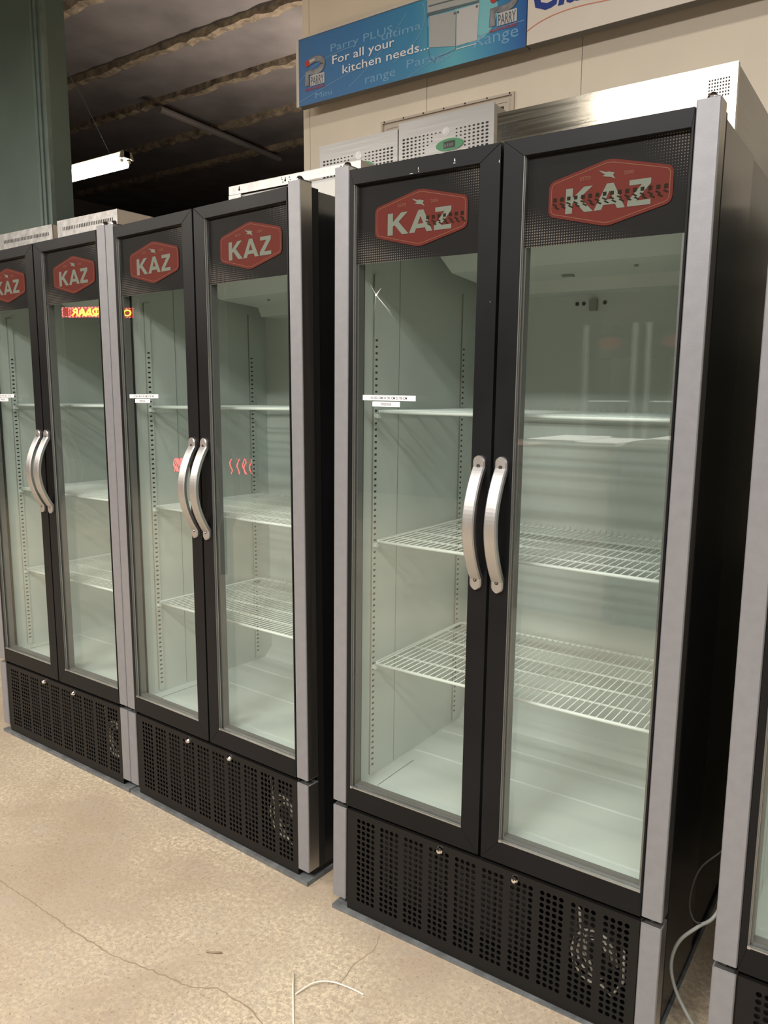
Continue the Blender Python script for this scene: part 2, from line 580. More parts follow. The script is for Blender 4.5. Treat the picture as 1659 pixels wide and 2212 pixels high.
def ribbon(pts, w, z, m, jit=0.0):
    g = MB()
    L_, R_ = [], []
    dense = []
    for i in range(len(pts) - 1):
        a, b = Vector(pts[i]), Vector(pts[i + 1])
        n = max(2, int((b - a).length / 0.012))
        for k in range(n):
            p = a.lerp(b, k / n) + Vector((random.uniform(-jit, jit), random.uniform(-jit, jit)))
            dense.append(p)
    dense.append(Vector(pts[-1]))
    v, f = [], []
    for i, p in enumerate(dense):
        d = (dense[min(i + 1, len(dense) - 1)] - dense[max(i - 1, 0)]).normalized()
        nrm = Vector((-d.y, d.x)) * (w * random.uniform(0.5, 1.2) / 2)
        v += [(p.x + nrm.x, p.y + nrm.y, z), (p.x - nrm.x, p.y - nrm.y, z)]
    for i in range(len(dense) - 1):
        f.append((2 * i, 2 * i + 1, 2 * i + 3, 2 * i + 2))
    g.add(v, f, m)
    return g


cr = ribbon([(-1.15, -0.46), (-0.893, -0.477), (-0.683, -0.481), (-0.501, -0.487), (-0.335, -0.483), (-0.216, -0.461), (-0.096, -0.447),
             (-0.037, -0.41), (0.075, -0.413), (0.129, -0.43), (0.25, -0.47)], 0.0042, 0.0006, CRACK, 0.0028)
cr.build('crack', floor)
cr = ribbon([(0.18, -0.02), (0.20, -0.08), (0.19, -0.15), (0.205, -0.24)], 0.0018, 0.0006, CRACK, 0.002)
cr.build('crack', floor)

g = MB(); g.box(-16, 8, -8, 14, 6.12, 6.2, CEIL)
ceiling = struct(g.build('ceiling'))
for i, y in enumerate((3.25, 4.68, 6.08, 7.32, 8.72, 10.1)):
    g = MB()
    # ragged lower edge: many short sections of slightly different depth
    x = -16.0
    v, f = [], []
    n = 160
    for k in range(n + 1):
        xx = -16 + 20 * k / n
        dz = random.uniform(-0.02, 0.02); dy = random.uniform(-0.015, 0.015)
        v += [(xx, y - 0.06 + dy, 6.03 + dz), (xx, y + 0.06 + dy, 6.03 + dz), (xx, y + 0.06, 6.13), (xx, y - 0.06, 6.13)]
    for k in range(n):
        a = 4 * k; b = a + 4
        f += [(a, a + 1, b + 1, b), (a + 1, a + 2, b + 2, b + 1), (a + 3, a, b, b + 3)]
    g.add(v, f, PURLIN)
    o = g.build('roof_beam', ceiling)
g = MB(); g.tube([(-8.96, 7.1, 5.86), (-9.27, 10.2, 5.9)], 0.05, HALLWALL, 8)
g.build('roof_pipe', ceiling)

for nm, b, mt in (('wall_back', (-16, 8, 13.9, 14, 0, 6.2), HALLWALL), ('wall_left', (-16.1, -16, -8, 14, 0, 6.2), HALLWALL),
                  ('wall_right', (8, 8.1, -8, 14, 0, 6.2), HALLWALL), ('wall_front', (-16, 8, -8.1, -8, 0, 6.2), FARWALL)):
    g = MB(); g.box(*b, mt); struct(g.build(nm))

# cream cold-room wall behind the back row
WY = 1.6
g = MB()
seams = [-1.425, -1.382, -0.70, 0.025, 0.75, 1.475, 2.2, 2.925, 3.65]
for a, b in zip(seams[:-1], seams[1:]):
    g.box(a + 0.0015, b - 0.0015, WY, WY + 0.1, 0, 3.9, CREAM)
g.box(-1.42, 3.6, WY + 0.004, WY + 0.09, 0, 3.89, LINERG)
g.box(-1.425, -1.33, WY + 0.1, 4.6, 0, 3.9, CREAM)
struct(g.build('wall_cold_room'))
g = MB()
# framed opening in the panel round the cooling units
fx0, fx1, fz1 = -0.943, -0.263, 2.712
for ins, w, yy in ((0, 0.010, 0.012), (0.022, 0.012, 0.006)):
    x0, x1, z1 = fx0 + ins, fx1 - ins, fz1 - ins
    g.box(x0, x1, WY - yy, WY, z1 - w, z1, CREAMTRIM)
    g.box(x0, x0 + w, WY - yy, WY, 2.2, z1 - w, CREAMTRIM)
    g.box(x1 - w, x1, WY - yy, WY, 2.2, z1 - w, CREAMTRIM)
g.box(fx0 + 0.01, fx1 - 0.01, WY - 0.003, WY, 2.2, fz1 - 0.01, CREAMTRIM)
g.box(fx0 + 0.055, fx1 - 0.05, WY - 0.0045, WY - 0.0005, 2.2, fz1 - 0.048, SLOT)
for k in range(7):
    xx = fx0 + 0.02 + k * (fx1 - fx0 - 0.04) / 6
    g.lathe([(0.004, 0), (0.003, -0.003)], (xx, WY - 0.012, fz1 - 0.004), SCREW, 'y', 8)
struct(g.build('trim_1'))

# green panelled room on the far left
g = MB()
g.box(-12, -3.215, 1.3, 1.42, 0, 6.1, GREENPANEL)
struct(g.build('wall_green'))
g = MB()
g.box(-3.213, -3.15, 1.275, 1.42, 0, 6.08, GREENTRIM)
g.box(-3.148, -3.092, 1.285, 1.42, 0, 6.08, GREENPANEL)
g.box(-3.108, -3.090, 1.272, 1.30, 0, 6.08, GREENTRIM)
g.box(-3.188, -3.178, 1.268, 1.28, 0, 6.08, GREENPANEL)
struct(g.build('trim_2'))

# chipboard ceiling sheet above the sign
g = MB()
g.box(-2.285, -1.52, 0.9, 3.05, 4.0, 4.02, BOARD)
g.box(-1.515, -0.75, 0.9, 3.05, 4.0, 4.02, BOARD)
g.box(-0.745, 0.02, 0.9, 3.05, 4.0, 4.02, BOARD)
o = tag(g.build('chipboard_sheet'), 'brightly lit chipboard ceiling sheet above the blue sign', 'board')
g = MB(); g.tube([(-2.10, 2.1, 3.985), (-2.02, 2.5, 3.97), (-1.98, 2.75, 3.985), (-1.83, 2.98, 3.98), (-1.7, 3.05, 3.985)], 0.012, SCREW, 6)
g.build('ceiling_cable', o)


# ------------------------------------------------------------------ KAZ glass door fridge
KAZP = {
    'K': [[(0, 0), (0, 1), (.24, 1), (.24, 0)], [(.24, .40), (.24, .60), (.62, 1), (.92, 1), (.44, .52), (.38, .46)], [(.30, .55), (.48, .62), (.96, 0), (.66, 0), (.33, .44)]],
    'A': [[(0, 0), (.40, 1), (.62, 1), (.62, .80), (.50, .72), (.25, 0)], [(.62, 1), (1.02, 0), (.77, 0), (.50, .72), (.50, .80)], [(.30, .18), (.37, .38), (.65, .38), (.72, .18)]],
    'Z': [[(.04, .80), (.04, 1), (.86, 1), (.86, .80)], [(.52, .80), (.86, .80), (.34, .20), (0, .20)], [(0, 0), (0, .20), (.88, .20), (.88, 0)]],
}


def badge(g, cx, y):
    zt, zb, zs1, zs0, hw = 1.924, 1.793, 1.893, 1.825, 0.1275
    hexa = [(cx - hw, zs0), (cx - hw, zs1), (cx, zt), (cx + hw, zs1), (cx + hw, zs0), (cx, zb)]
    big = fillet(hexa, 0.014, 5)
    g.flat(big, y, BADGE)
    g.ring(inset(big, 0.0055), inset(big, 0.0068), y - 0.0004, BADGELINE)
    # lettering
    x0 = cx - 0.0895
    h = 0.050
    z0 = 1.826
    for ch, ox, w in (('K', 0.0, 0.062), ('A', 0.061, 0.063), ('Z', 0.130, 0.052)):
        for q, poly in enumerate(KAZP[ch]):
            g.flat([(x0 + ox + px * w, z0 + pz * h) for px, pz in poly], y - 0.0006 - 0.0001 * q, LETTER)
    g.text('ESTD', cx - 0.060, 1.8885, 0.0075, y - 0.0006, FAINT, 0.01)
    g.text('2000', cx + 0.030, 1.8885, 0.0075, y - 0.0006, FAINT, 0.01)
    # gliding bird
    bird = [[(-.026, .018), (-.014, .006), (-.004, .001), (.004, .004), (.002, .010), (-.008, .010)],
            [(-.004, .006), (.006, .008), (.014, .004), (.010, -.002), (.016, -.016), (.006, -.008), (-.010, -.004), (-.016, -.002)]]
    for q, poly in enumerate(bird):
        g.flat([(cx + px * 0.85, 1.8925 + pz * 0.62) for px, pz in poly], y - 0.0007 - 0.0001 * q, LETTER)


def frame_parts(x0, x1, z0, z1, ox0, ox1, oz0, oz1, y0, y1, m):
    """mitred four-sided door frame"""
    g = MB(); e = 0.0003
    g.prism([(x0, z1), (x1, z1), (ox1, oz1), (ox0, oz1)], y0, y1, m)
    g.prism([(x0, z0), (ox0, oz0), (ox1, oz0), (x1, z0)], y0, y1, m)
    g.prism([(x0, z0 + e), (x0, z1 - e), (ox0, oz1 - e), (ox0, oz0 + e)], y0, y1, m)
    g.prism([(x1, z0 + e), (ox1, oz0 + e), (ox1, oz1 - e), (x1, z1 - e)], y0, y1, m)
    return g


def handle_mesh(cx, z0, z1):
    g = MB()
    n = 64
    prof = []
    pad = 0.085
    for k in range(n + 1):
        t = 0.5 - 0.5 * math.cos(math.pi * k / n)
        t = 0.6 * t + 0.4 * (3 * t * t - 2 * t * t * t)
        z = z0 + (z1 - z0) * t
        if t < pad or t > 1 - pad:
            y = 0.0
        else:
            u = (t - pad) / (1 - 2 * pad)
            y = -0.046 * (math.sin(math.pi * u) ** 0.85)
        prof.append((y, z))
    w, th = 0.0152, 0.0125
    ex = []
    for i, (y, z) in enumerate(prof):
        y -= 0.011
        a = prof[max(0, i - 1)]; b = prof[min(n, i + 1)]
        d = Vector((b[0] - a[0], b[1] - a[1])).normalized()
        nr = Vector((-d.y, d.x)) * (-1)      # outward normal (towards +y)
        # half width rounding at the ends
        s_ = min((z - z0), (z1 - z))
        hw = w * math.sqrt(max(0.0, 1 - max(0, (w - s_) / w) ** 2)) if s_ < w else w
        hw = max(hw, 0.002)
        front = (y, z); back = (y + nr.x * th, z + nr.y * th)
        c = min(0.003, hw * 0.4)
        ex.append([(cx - hw, back), (cx - hw, (front[0] + nr.x * c, front[1] + nr.y * c)), (cx - hw + c, front),
                   (cx + hw - c, front), (cx + hw, (front[0] + nr.x * c, front[1] + nr.y * c)), (cx + hw, back)])
    v, f = [], []
    for sec in ex:
        for x, (yy, zz) in sec:
            v.append((x, yy, zz))
    for i in range(n):
        for k in range(6):
            f.append((i * 6 + k, i * 6 + (k + 1) % 6, (i + 1) * 6 + (k + 1) % 6, (i + 1) * 6 + k))
    f.append([0, 1, 2, 3, 4, 5]); f.append([n * 6 + k for k in (5, 4, 3, 2, 1, 0)])
    g.add(v, f, HANDLE)
    for zz in (z0 + 0.024, z1 - 0.024):
        g.lathe([(0.0048, 0), (0.0042, -0.0006)], (cx, -0.0112, zz), SCREW, 'y', 12)
        g.lathe([(0.002, -0.0008), (0.0015, -0.0014)], (cx, -0.0112, zz), CHROME, 'y', 8)
    return g


def grille_mesh():
    g = MB()
    x0, x1, z0, z1 = 0.048, 0.853, 0.016, 0.311
    yf, th = 0.004, 0.0015
    pc, pz, gp = 0.0158, 0.0157, 0.0768
    cx0, rows = 0.087, 16
    zt = 0.2895
    r = 0.0058

    def rect(a, b, c, d):
        g.add([(a, yf, c), (b, yf, c), (b, yf, d), (a, yf, d)], [(0, 1, 2, 3)], GRILLE)
    zA, zB = zt + pz / 2, zt - (rows - 0.5) * pz
    rect(x0, x1, zA, z1); rect(x0, x1, z0, zB)
    # folded top lip and bottom lip
    g.box(x0, x1, yf, yf + 0.02, z1, z1 + 0.002, GRILLE)
    g.box(x0, x1, yf, yf + 0.02, z0 - 0.001, z0, GRILLE)
    last = x0
    N8 = 12
    for k in range(10):
        gx = cx0 + k * gp
        rect(last, gx - pc / 2, zB, zA)
        for c in range(4):
            cx = gx + c * pc
            for j in range(rows):
                cz = zt - j * pz
                o = len(g.v)
                vv = []
                for q in range(N8):
                    t = 2 * math.pi * q / N8
                    dx, dz = math.cos(t), math.sin(t)
                    s_ = 1 / max(abs(dx), abs(dz))
                    vv.append((cx + dx * s_ * pc / 2, yf, cz + dz * s_ * pz / 2))
                for q in range(N8):
                    t = 2 * math.pi * q / N8
                    vv.append((cx + r * math.cos(t), yf, cz + r * math.sin(t)))
                for q in range(N8):
                    t = 2 * math.pi * q / N8
                    vv.append((cx + r * math.cos(t), yf + th, cz + r * math.sin(t)))
                ff = []
                for q in range(N8):
                    q2 = (q + 1) % N8
                    ff.append((q, q2, q2 + N8, q + N8)); ff.append((q + N8, q2 + N8, q2 + 2 * N8, q + 2 * N8))
                # corner fills of the square cell
                hx, hz = pc / 2, pz / 2
                for sx, sz, qa, qb in ((1, 1, 1, 2), (-1, 1, 4, 5), (-1, -1, 7, 8), (1, -1, 10, 11)):
                    vv.append((cx + sx * hx, yf, cz + sz * hz)); ff.append((qa, len(vv) - 1, qb))
                g.add(vv, ff, GRILLE)
        last = gx + 3.5 * pc
    rect(last, x1, zB, zA)
    return g


def shelf_mesh(z, x0=0.062, x1=0.838, y0=0.105, y1=0.60):
    g = MB()
    rr = 0.0045
    c = 0.012
    rim = [(x0 + c, y0, z), (x1 - c, y0, z), (x1, y0 + c, z), (x1, y1 - c, z), (x1 - c, y1, z), (x0 + c, y1, z), (x0, y1 - c, z), (x0, y0 + c, z), (x0 + c, y0, z)]
    g.tube(rim, rr, SHELFW, 8)
    for k in range(1, 5):
        yy = y0 + (y1 - y0) * k / 5
        g.tube([(x0, yy, z - 0.003), (x1, yy, z - 0.003)], 0.0032, SHELFW, 6)
    n = 42
    for k in range(n):
        xx = x0 + 0.014 + (x1 - x0 - 0.028) * k / (n - 1)
        g.tube([(xx, y0, z + 0.004), (xx, y1 - 0.006, z + 0.004), (xx, y1, z + 0.012)], 0.0013, SHELFW, 5)
    return g


def rail_mesh(x, side, y):
    g = MB()
    t = 0.004
    xa, xb = (x, x + t) if side > 0 else (x - t, x)
    g.box(xa, xb, y - 0.011, y + 0.011, 0.375, 1.755, WHITE)
    z = 0.40
    xf = (xb, xb + 0.0004) if side > 0 else (xa - 0.0004, xa)
    while z < 1.60:
        g.box(xf[0], xf[1], y - 0.0048, y + 0.0048, z, z + 0.0055, SLOT)
        z += 0.0167
    g.box(xa - 0.0006, xb + 0.0006, y - 0.0125, y - 0.0112, 0.375, 1.755, LINERG)
    return g


SIZE_TEXT = 'H 202 CM W 90 CM D 78 CM'


def make_fridge(label):
    R = thing('display_fridge', label, 'fridge', group='double door display fridges in the front row')
    # --- shell
    g = MB()
    g.box(0.008, 0.040, 0.052, 0.375, 0.030, 1.985, BLACKSIDE)
    g.box(0.860, 0.892, 0.052, 0.375, 0.030, 1.985, BLACKSIDE)
    g.box(0.011, 0.040, 0.377, 0.72, 0.030, 1.983, REARSIDE)
    g.box(0.860, 0.889, 0.377, 0.72, 0.030, 1.983, REARSIDE)
    g.box(0.040, 0.860, 0.700, 0.72, 0.030, 1.983, REARSIDE)
    g.box(0.040, 0.860, 0.052, 0.70, 1.955, 1.985, BLACKSIDE)
    g.box(0.040, 0.860, 0.052, 0.70, 0.325, 0.345, BLACK)
    g.box(0.008, 0.892, 0.03, 0.71, 0.018, 0.030, BLACK)
    g.box(0.040, 0.0475, 0.006, 0.052, 0.03, 0.322, BLACK)
    g.box(0.853, 0.860, 0.006, 0.052, 0.03, 0.322, BLACK)
    g.box(0.004, 0.0075, 0.046, 0.075, 0.035, 1.99, RUBBER)
    g.box(0.8925, 0.896, 0.046, 0.075, 0.035, 1.99, RUBBER)
    g.build('cabinet_shell', R)
    # --- plinth on the floor
    g = MB(); g.box(0.002, 0.898, -0.006, 0.70, 0.0, 0.012, PLINTH); g.build('base_plinth', R)
    # --- liner
    g = MB()
    g.box(0.0405, 0.050, 0.056, 0.665, 0.3455, 1.954, WHITE)
    g.box(0.850, 0.8595, 0.056, 0.665, 0.3455, 1.954, WHITE)
    g.box(0.0405, 0.8595, 0.6655, 0.699, 0.3455, 1.954, WHITE)
    g.box(0.050, 0.850, 0.056, 0.665, 1.94, 1.954, WHITE)
    g.box(0.050, 0.850, 0.056, 0.665, 0.3455, 0.363, WHITE)
    for yy in (0.335, 0.505):
        g.prism([(yy - 0.005, 0.363), (yy + 0.005, 0.363), (yy, 0.3655)], 0.06, 0.84, WHITE, 'x')
    g.prism([(0.628, 0.363), (0.665, 0.363), (0.665, 0.40)], 0.05, 0.85, WHITE, 'x')
    # folded floor edge plate
    g.box(0.050, 0.094, 0.075, 0.27, 0.363, 0.3645, WHITE); g.box(0.0935, 0.095, 0.085, 0.27, 0.3645, 0.3649, LINERG)
    g.box(0.052, 0.110, 0.0745, 0.0755, 0.363, 0.3652, LINERG)
    g.box(0.0502, 0.0508, 0.225, 0.227, 0.37, 1.93, LINERG)
    g.build('liner', R)
    # --- evaporator cover
    g = MB()
    g.prism([(0.22, 1.939), (0.22, 1.87), (0.36, 1.795), (0.375, 1.787), (0.56, 1.775), (0.575, 1.742), (0.665, 1.742), (0.665, 1.939)], 0.125, 0.78, WHITE, 'x')
    for xx in (0.30, 0.62):
        g.lathe([(0.006, 0), (0.005, -0.003)], (xx, 0.45, 1.7805), LINERG, 'z', 10)
    g.box(0.40, 0.43, 0.50, 0.52, 1.774, 1.778, LINERG)
    g.build('evaporator_cover', R)
    g = MB()
    g.box(0.425, 0.447, 0.655, 0.665, 1.695, 1.727, LINERG)
    for xx in (0.405, 0.468, 0.385):
        g.lathe([(0.006, 0), (0.004, -0.004)], (xx, 0.665, 1.717), SLOT, 'y', 8)
    g.build('drain_bracket', R)
    for x, sd in ((0.050, 1), (0.850, -1)):
        for y in (0.112, 0.585):
            rail_mesh(x, sd, y).build('shelf_rail', R)
    for z in SHELVES:
        sh = shelf_mesh(z).build('wire_shelf', R, smooth=True)
        for xx in (0.054, 0.846):
            for yy in (0.112, 0.585):
                g = MB(); g.box(xx - 0.0045 if xx < .5 else xx - 0.012, xx + 0.012 if xx < .5 else xx + 0.0045, yy - 0.008, yy + 0.008, z - 0.016, z - 0.0055, SLOT if yy > .5 else SHELFW)
                g.build('shelf_clip', sh)
    # --- silver profiles
    for x0 in (0.0, 0.8555):
        x1 = x0 + 0.0445
        g = MB(); g.cbox(x0, x1, 0.0, 0.045, 0.3295, 2.0, SILVER, 0.002)
        for fx in ((x0 - 0.0003, x0), (x1, x1 + 0.0003)):
            g.box(fx[0], fx[1], 0.004, 0.045, 0.331, 1.998, SATIN)
        up = g.build('edge_profile', R)
        g = MB(); g.cbox(x0, x1, 0.0, 0.045, 0.040, 0.3125, SILVER, 0.002)
        for fx in ((x0 - 0.0003, x0), (x1, x1 + 0.0003)):
            g.box(fx[0], fx[1], 0.004, 0.045, 0.042, 0.311, SATIN)
        g.box(x0 + 0.003, x1 - 0.003, 0.003, 0.03, 0.3125, 0.3135, TRIM)
        g.build('lower_edge_profile', R)
        g = MB()
        g.box(x0 + 0.006, x1 - 0.004, 0.010, 0.05, 2.0, 2.0035, SCREW)
        g.lathe([(0.011, 0), (0.011, 0.004), (0.007, 0.010), (0.004, 0.012)], (x0 + 0.024, 0.022, 2.0035), CHROME, 'z', 10)
        g.build('hinge_bracket', up)
        g = MB(); g.lathe([(0.008, 0), (0.008, 0.012)], (x0 + 0.02, 0.022, 0.315), SCREW, 'z', 10)
        g.build('hinge_pin', up)
    # --- doors
    for side in (0, 1):
        if side == 0:
            fx0, fx1, ox0, ox1, bx, hx = 0.0465, 0.4550, 0.0600, 0.4050, 0.2435, 0.4285
        else:
            fx0, fx1, ox0, ox1, bx, hx = 0.4620, 0.8545, 0.5090, 0.8500, 0.6920, 0.4845
        oz0, oz1 = 0.3815, 1.9530
        D = frame_parts(fx0, fx1, 0.3265, 1.9890, ox0, ox1, oz0, oz1, -0.001, 0.040, BLACK).build('door', R, bevel=0.0008)
        g = MB()
        for a in (0.0012, 0.030):
            g.add([(ox0 - .002, 0.008 + a, oz0 - .002), (ox1 + .002, 0.008 + a, oz0 - .002), (ox1 + .002, 0.008 + a, oz1 + .002), (ox0 - .002, 0.008 + a, oz1 + .002)], [(0, 1, 2, 3)], GLASS)
        g.build('glass_pane', D)
        # spacer and inner lips
        g = MB(); w = 0.0075
        for (a0, a1, b0, b1) in ((ox0, ox1, oz0, oz0 + w), (ox0, ox1, oz1 - w, oz1), (ox0, ox0 + w, oz0 + w, oz1 - w), (ox1 - w, ox1, oz0 + w, oz1 - w)):
            g.box(a0, a1, 0.0135, 0.0365, b0, b1, SPACER)
        # desiccant perforation dots along the bottom and inner side
        k = ox0 + 0.01
        while k < ox1 - 0.01:
            g.box(k, k + 0.0016, 0.018, 0.0195, oz0 + w, oz0 + w + 0.0002, SLOT); k += 0.0034
        g.build('glass_spacer', D)
        g = MB()
        g.box(ox0, ox1, 0.0, 0.0085, oz0, oz0 + 0.0028, TRIM)
        g.box(ox0, ox0 + 0.0022, 0.0, 0.0085, oz0 + 0.0028, oz1, SPACER)
        g.box(ox0 + 0.0022, ox0 + 0.0034, 0.0055, 0.0085, oz0 + 0.0028, oz1, TRIM)
        g.box(ox0, ox0 + 0.006, -0.0012, 0.004, oz0 - 0.001, oz0 + 0.005, TRIM)
        g.build('glazing_bead', D)
        g = MB(); g.box(fx0 + 0.004, fx1 - 0.002, 0.0405, 0.0512, 0.332, 0.350, RUBBER)
        g.box(fx0 + 0.004, fx1 - 0.002, 0.0405, 0.0512, 1.957, 1.982, RUBBER)
        g.box(fx0 + 0.002, fx0 + 0.012, 0.0405, 0.0512, 0.350, 1.957, RUBBER)
        g.box(fx1 - 0.012, fx1 - 0.001, 0.0405, 0.0512, 0.350, 1.957, RUBBER)
        g.build('door_gasket', D)
        # header print with halftone dots
        hz0 = 1.7650
        px0, px1 = ox0 + 0.0005, ox1 - 0.0005
        me = bpy.data.meshes.new('header_print')
        yy = 0.0129
        nseg = 46
        vs = [(px0, yy, hz0 + 0.001), (px1, yy, hz0 + 0.001), (px1, yy, oz1), (px0, yy, oz1)]
        me.from_pydata(vs, [], [(0, 1, 2, 3)])
        uvl = me.uv_layers.new(name='uv')
        for li, uv in enumerate(((0, 0), (1, 0), (1, 1), (0, 1))):
            uvl.data[li].uv = uv
        me.materials.append(HEADER)
        H = bpy.data.objects.new('header_print', me); COL.objects.link(H); H.parent = D
        g = MB(); badge(g, bx, 0.0112); g.build('logo_badge', D)
        handle_mesh(hx, 0.998, 1.3135).build('door_handle', D, smooth=False)
        if side == 0:
            for nm, (a0, a1, b0, b1), tx, sz in (('size_sticker', (0.0855, 0.2435, 1.4335, 1.4465), SIZE_TEXT, 0.0062), ('fridge_sticker', (0.1155, 0.1980, 1.4185, 1.4310), 'FRIDGE', 0.0062)):
                g = MB()
                g.box(a0, a1, 0.0086, 0.0089, b0, b1, PAPER)
                g.text(tx, (a0 + a1) / 2, (b0 + b1) / 2 - sz / 2, sz, 0.0084, INK, 0.008, align='c', width=(0.108 if tx != 'FRIDGE' else 0.030))
                g.build(nm, D)
    # --- machine compartment
    G = grille_mesh().build('kick_grille', R)
    for xx in (0.346, 0.555):
        g = MB()
        g.lathe([(0.0105, 0.003), (0.0105, 0.0), (0.009, -0.004), (0.0055, -0.0085), (0.002, -0.010)], (xx, 0.001, 0.2985), CHROME, 'y', 14)
        g.build('lock_knob', G)
    g = MB()
    g.box(0.07, 0.55, 0.09, 0.13, 0.04, 0.27, DARKMETAL)
    for k in range(16):
        g.box(0.075 + k * 0.03, 0.078 + k * 0.03, 0.080, 0.0905, 0.045, 0.265, DARKMETAL)
    g.build('condenser', R)
    g = MB()
    for rr, yv in ((0.055, 0.05), (0.043, 0.055), (0.03, 0.06)):
        g.tube([(0.742 + rr * math.cos(t * 0.5236), yv, 0.145 + rr * 1.25 * math.sin(t * 0.5236)) for t in range(0, 11)], 0.004, COPPER, 6)
    g.tube([(0.70, 0.04, 0.285), (0.712, 0.035, 0.22), (0.725, 0.04, 0.16), (0.75, 0.04, 0.10), (0.79, 0.045, 0.07), (0.815, 0.045, 0.12), (0.812, 0.04, 0.20)], 0.004, COPPER, 6)
    g.lathe([(0.07, 0), (0.085, 0.03), (0.085, 0.10), (0.06, 0.14)], (0.70, 0.2, 0.045), DARKMETAL, 'z', 16)
    g.build('compressor', R, smooth=True)
    return R


SHELVES = (1.402, 1.0525, 0.706)
TILT = {}
fC = make_fridge('black double door fridge nearest the camera, largest one, with star crack in left glass')
fC.location = (0, 0, 0)
fC.rotation_euler = (math.radians(0.04), math.radians(0.66), 0)
others = []
for loc, rot, lab in (
        ((-1.01219, 0.0926, 0.0), (-0.02, -0.15, -3.9), 'black double door fridge between the largest one and the one at the left edge'),
        ((-1.9120, 0.12581, 0.0), (0, -0.15, -2.26), 'black double door fridge at the left picture edge, red lit sign reflected in its glass'),
        ((1.01821, -0.06697, 0.0), (0, 0.43, 0), 'black double door fridge cut off at the right picture edge')):
    f = copy_tree(fC)
    f.location = loc
    f.rotation_euler = [math.radians(a) for a in rot]
    f['label'] = lab
    others.append(f)

# damage only the nearest fridge shows
doorL = [c for c in kids(fC) if c.name.startswith('door') and 'handle' not in c.name][0]
g = MB()
cx, cz, yv = 0.1232, 1.6895, 0.0088
g.lathe([(0.0035, 0), (0.002, -0.0006)], (cx, yv, cz), CRACKW, 'y', 8)


def sliver(a, b, w):
    d = Vector((b[0] - a[0], b[1] - a[1])).normalized(); n = Vector((-d.y, d.x)) * w / 2
    g.add([(a[0] + n.x, yv, a[1] + n.y), (a[0] - n.x, yv, a[1] - n.y), (b[0], yv, b[1])], [(0, 1, 2)], CRACKW)


for b, w in (((0.139, 1.706), 0.0028), ((0.101, 1.722), 0.0009), ((0.174, 1.640), 0.0012), ((0.190, 1.618), 0.0006), ((0.116, 1.640), 0.0005)):
    sliver((cx, cz), b, w)
g.build('glass_chip', doorL)
g = MB()
for (x, z, w, h) in ((0.245, 1.962, 0.001, 0.006), (0.246, 1.957, 0.0012, 0.003), (0.222, 1.9555, 0.010, 0.0007), (0.340, 1.966, 0.003, 0.005), (0.338, 1.962, 0.006, 0.0015), (0.341, 1.971, 0.0012, 0.002),
                     (0.4515, 1.9475, 0.001, 0.006), (0.440, 1.655, 0.001, 0.002), (0.30, 1.9885, 0.012, 0.0005), (0.36, 1.9886, 0.02, 0.0004)):
    g.flat([(x, z), (x + w, z), (x + w * 0.7, z + h), (x, z + h * 0.8)], -0.0014, CHIP)
g.build('paint_chip', doorL)

for door_ in [c for c in kids(fC) if c.name.split('.')[0] == 'door']:  # shadow silhouette of a vent grid, painted as dark decals on the badges
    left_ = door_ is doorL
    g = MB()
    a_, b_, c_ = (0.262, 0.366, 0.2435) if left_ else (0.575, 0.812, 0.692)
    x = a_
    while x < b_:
        g.flat([(x, 1.853), (x + 0.0075, 1.853), (x + 0.0075, 1.8605), (x, 1.8605)], 0.0102, VENTSHADE)
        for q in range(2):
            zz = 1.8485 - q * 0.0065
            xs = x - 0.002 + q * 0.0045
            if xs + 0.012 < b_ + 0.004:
                g.flat([(xs, zz), (xs + 0.009, zz - 0.005), (xs + 0.0115, zz - 0.003), (xs + 0.0025, zz + 0.002)], 0.0102, VENTSHADE)
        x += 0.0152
    g.build('vent_silhouette', door_)

# ------------------------------------------------------------------ back row
R = thing('reflection_blocker', 'unseen dark green cabinet added behind right edge fridge to darken reflections', 'cabinet', (1.02, 0.76, 0))  # unseen, added to darken the reflection in the nearest fridge's side
g = MB(); g.box(0, 0.7, 0, 0.6, 0.05, 1.93, mat('dark green steel', (0.012, 0.03, 0.024), 0.5)); g.build('cabinet_body', R)
g = MB(); g.box(-0.004, 0.704, -0.004, 0.604, 1.93, 1.95, BLACK); g.build('lid', R)
g = MB(); g.box(0.03, 0.67, 0.03, 0.57, 0, 0.05, BLACK); g.build('base', R)
# stainless cabinet right behind the nearest fridge
R = thing('stainless_fridge', 'tall stainless steel cabinet with square vent holes behind the nearest black fridge', 'cabinet', (0.07, 0.8, 0), (0, 0, 0))
W_, T_ = 0.715, 2.336
g = MB(); g.box(0.002, W_ - 0.002, 0.004, 0.70, 0.1, T_ - 0.002, STAINLESS2); g.build('cabinet_body', R)
g = MB(); g.box(0, W_, -0.018, 0.004, 1.99, T_, STAINLESS)
for x0 in (0.018, 0.641):
    for i in range(8):
        for j in range(6):
            xx = x0 + i * 0.0072; zz = T_ - 0.040 - j * 0.0085
            g.box(xx, xx + 0.0045, -0.0184, -0.0179, zz, zz + 0.0050, SLOT)
g.build('top_fascia', R, bevel=0)
for x0, x1 in ((0.004, 0.356), (0.360, 0.711)):
    g = MB(); g.box(x0, x1, -0.05, 0.003, 0.18, 1.97, STAINLESS); d = g.build('door', R)
    g = MB(); g.tube([(x1 - 0.03 if x0 < .1 else x0 + 0.03, -0.06, z) for z in (0.9, 1.3)], 0.008, CHROME, 8); g.build('door_handle', d)
for x in (0.05, 0.66):
    for y in (0.06, 0.62):
        g = MB(); g.lathe([(0.02, 0), (0.02, 0.1)], (x, y, 0), CHROME, 'z', 12); g.build('leg', R)


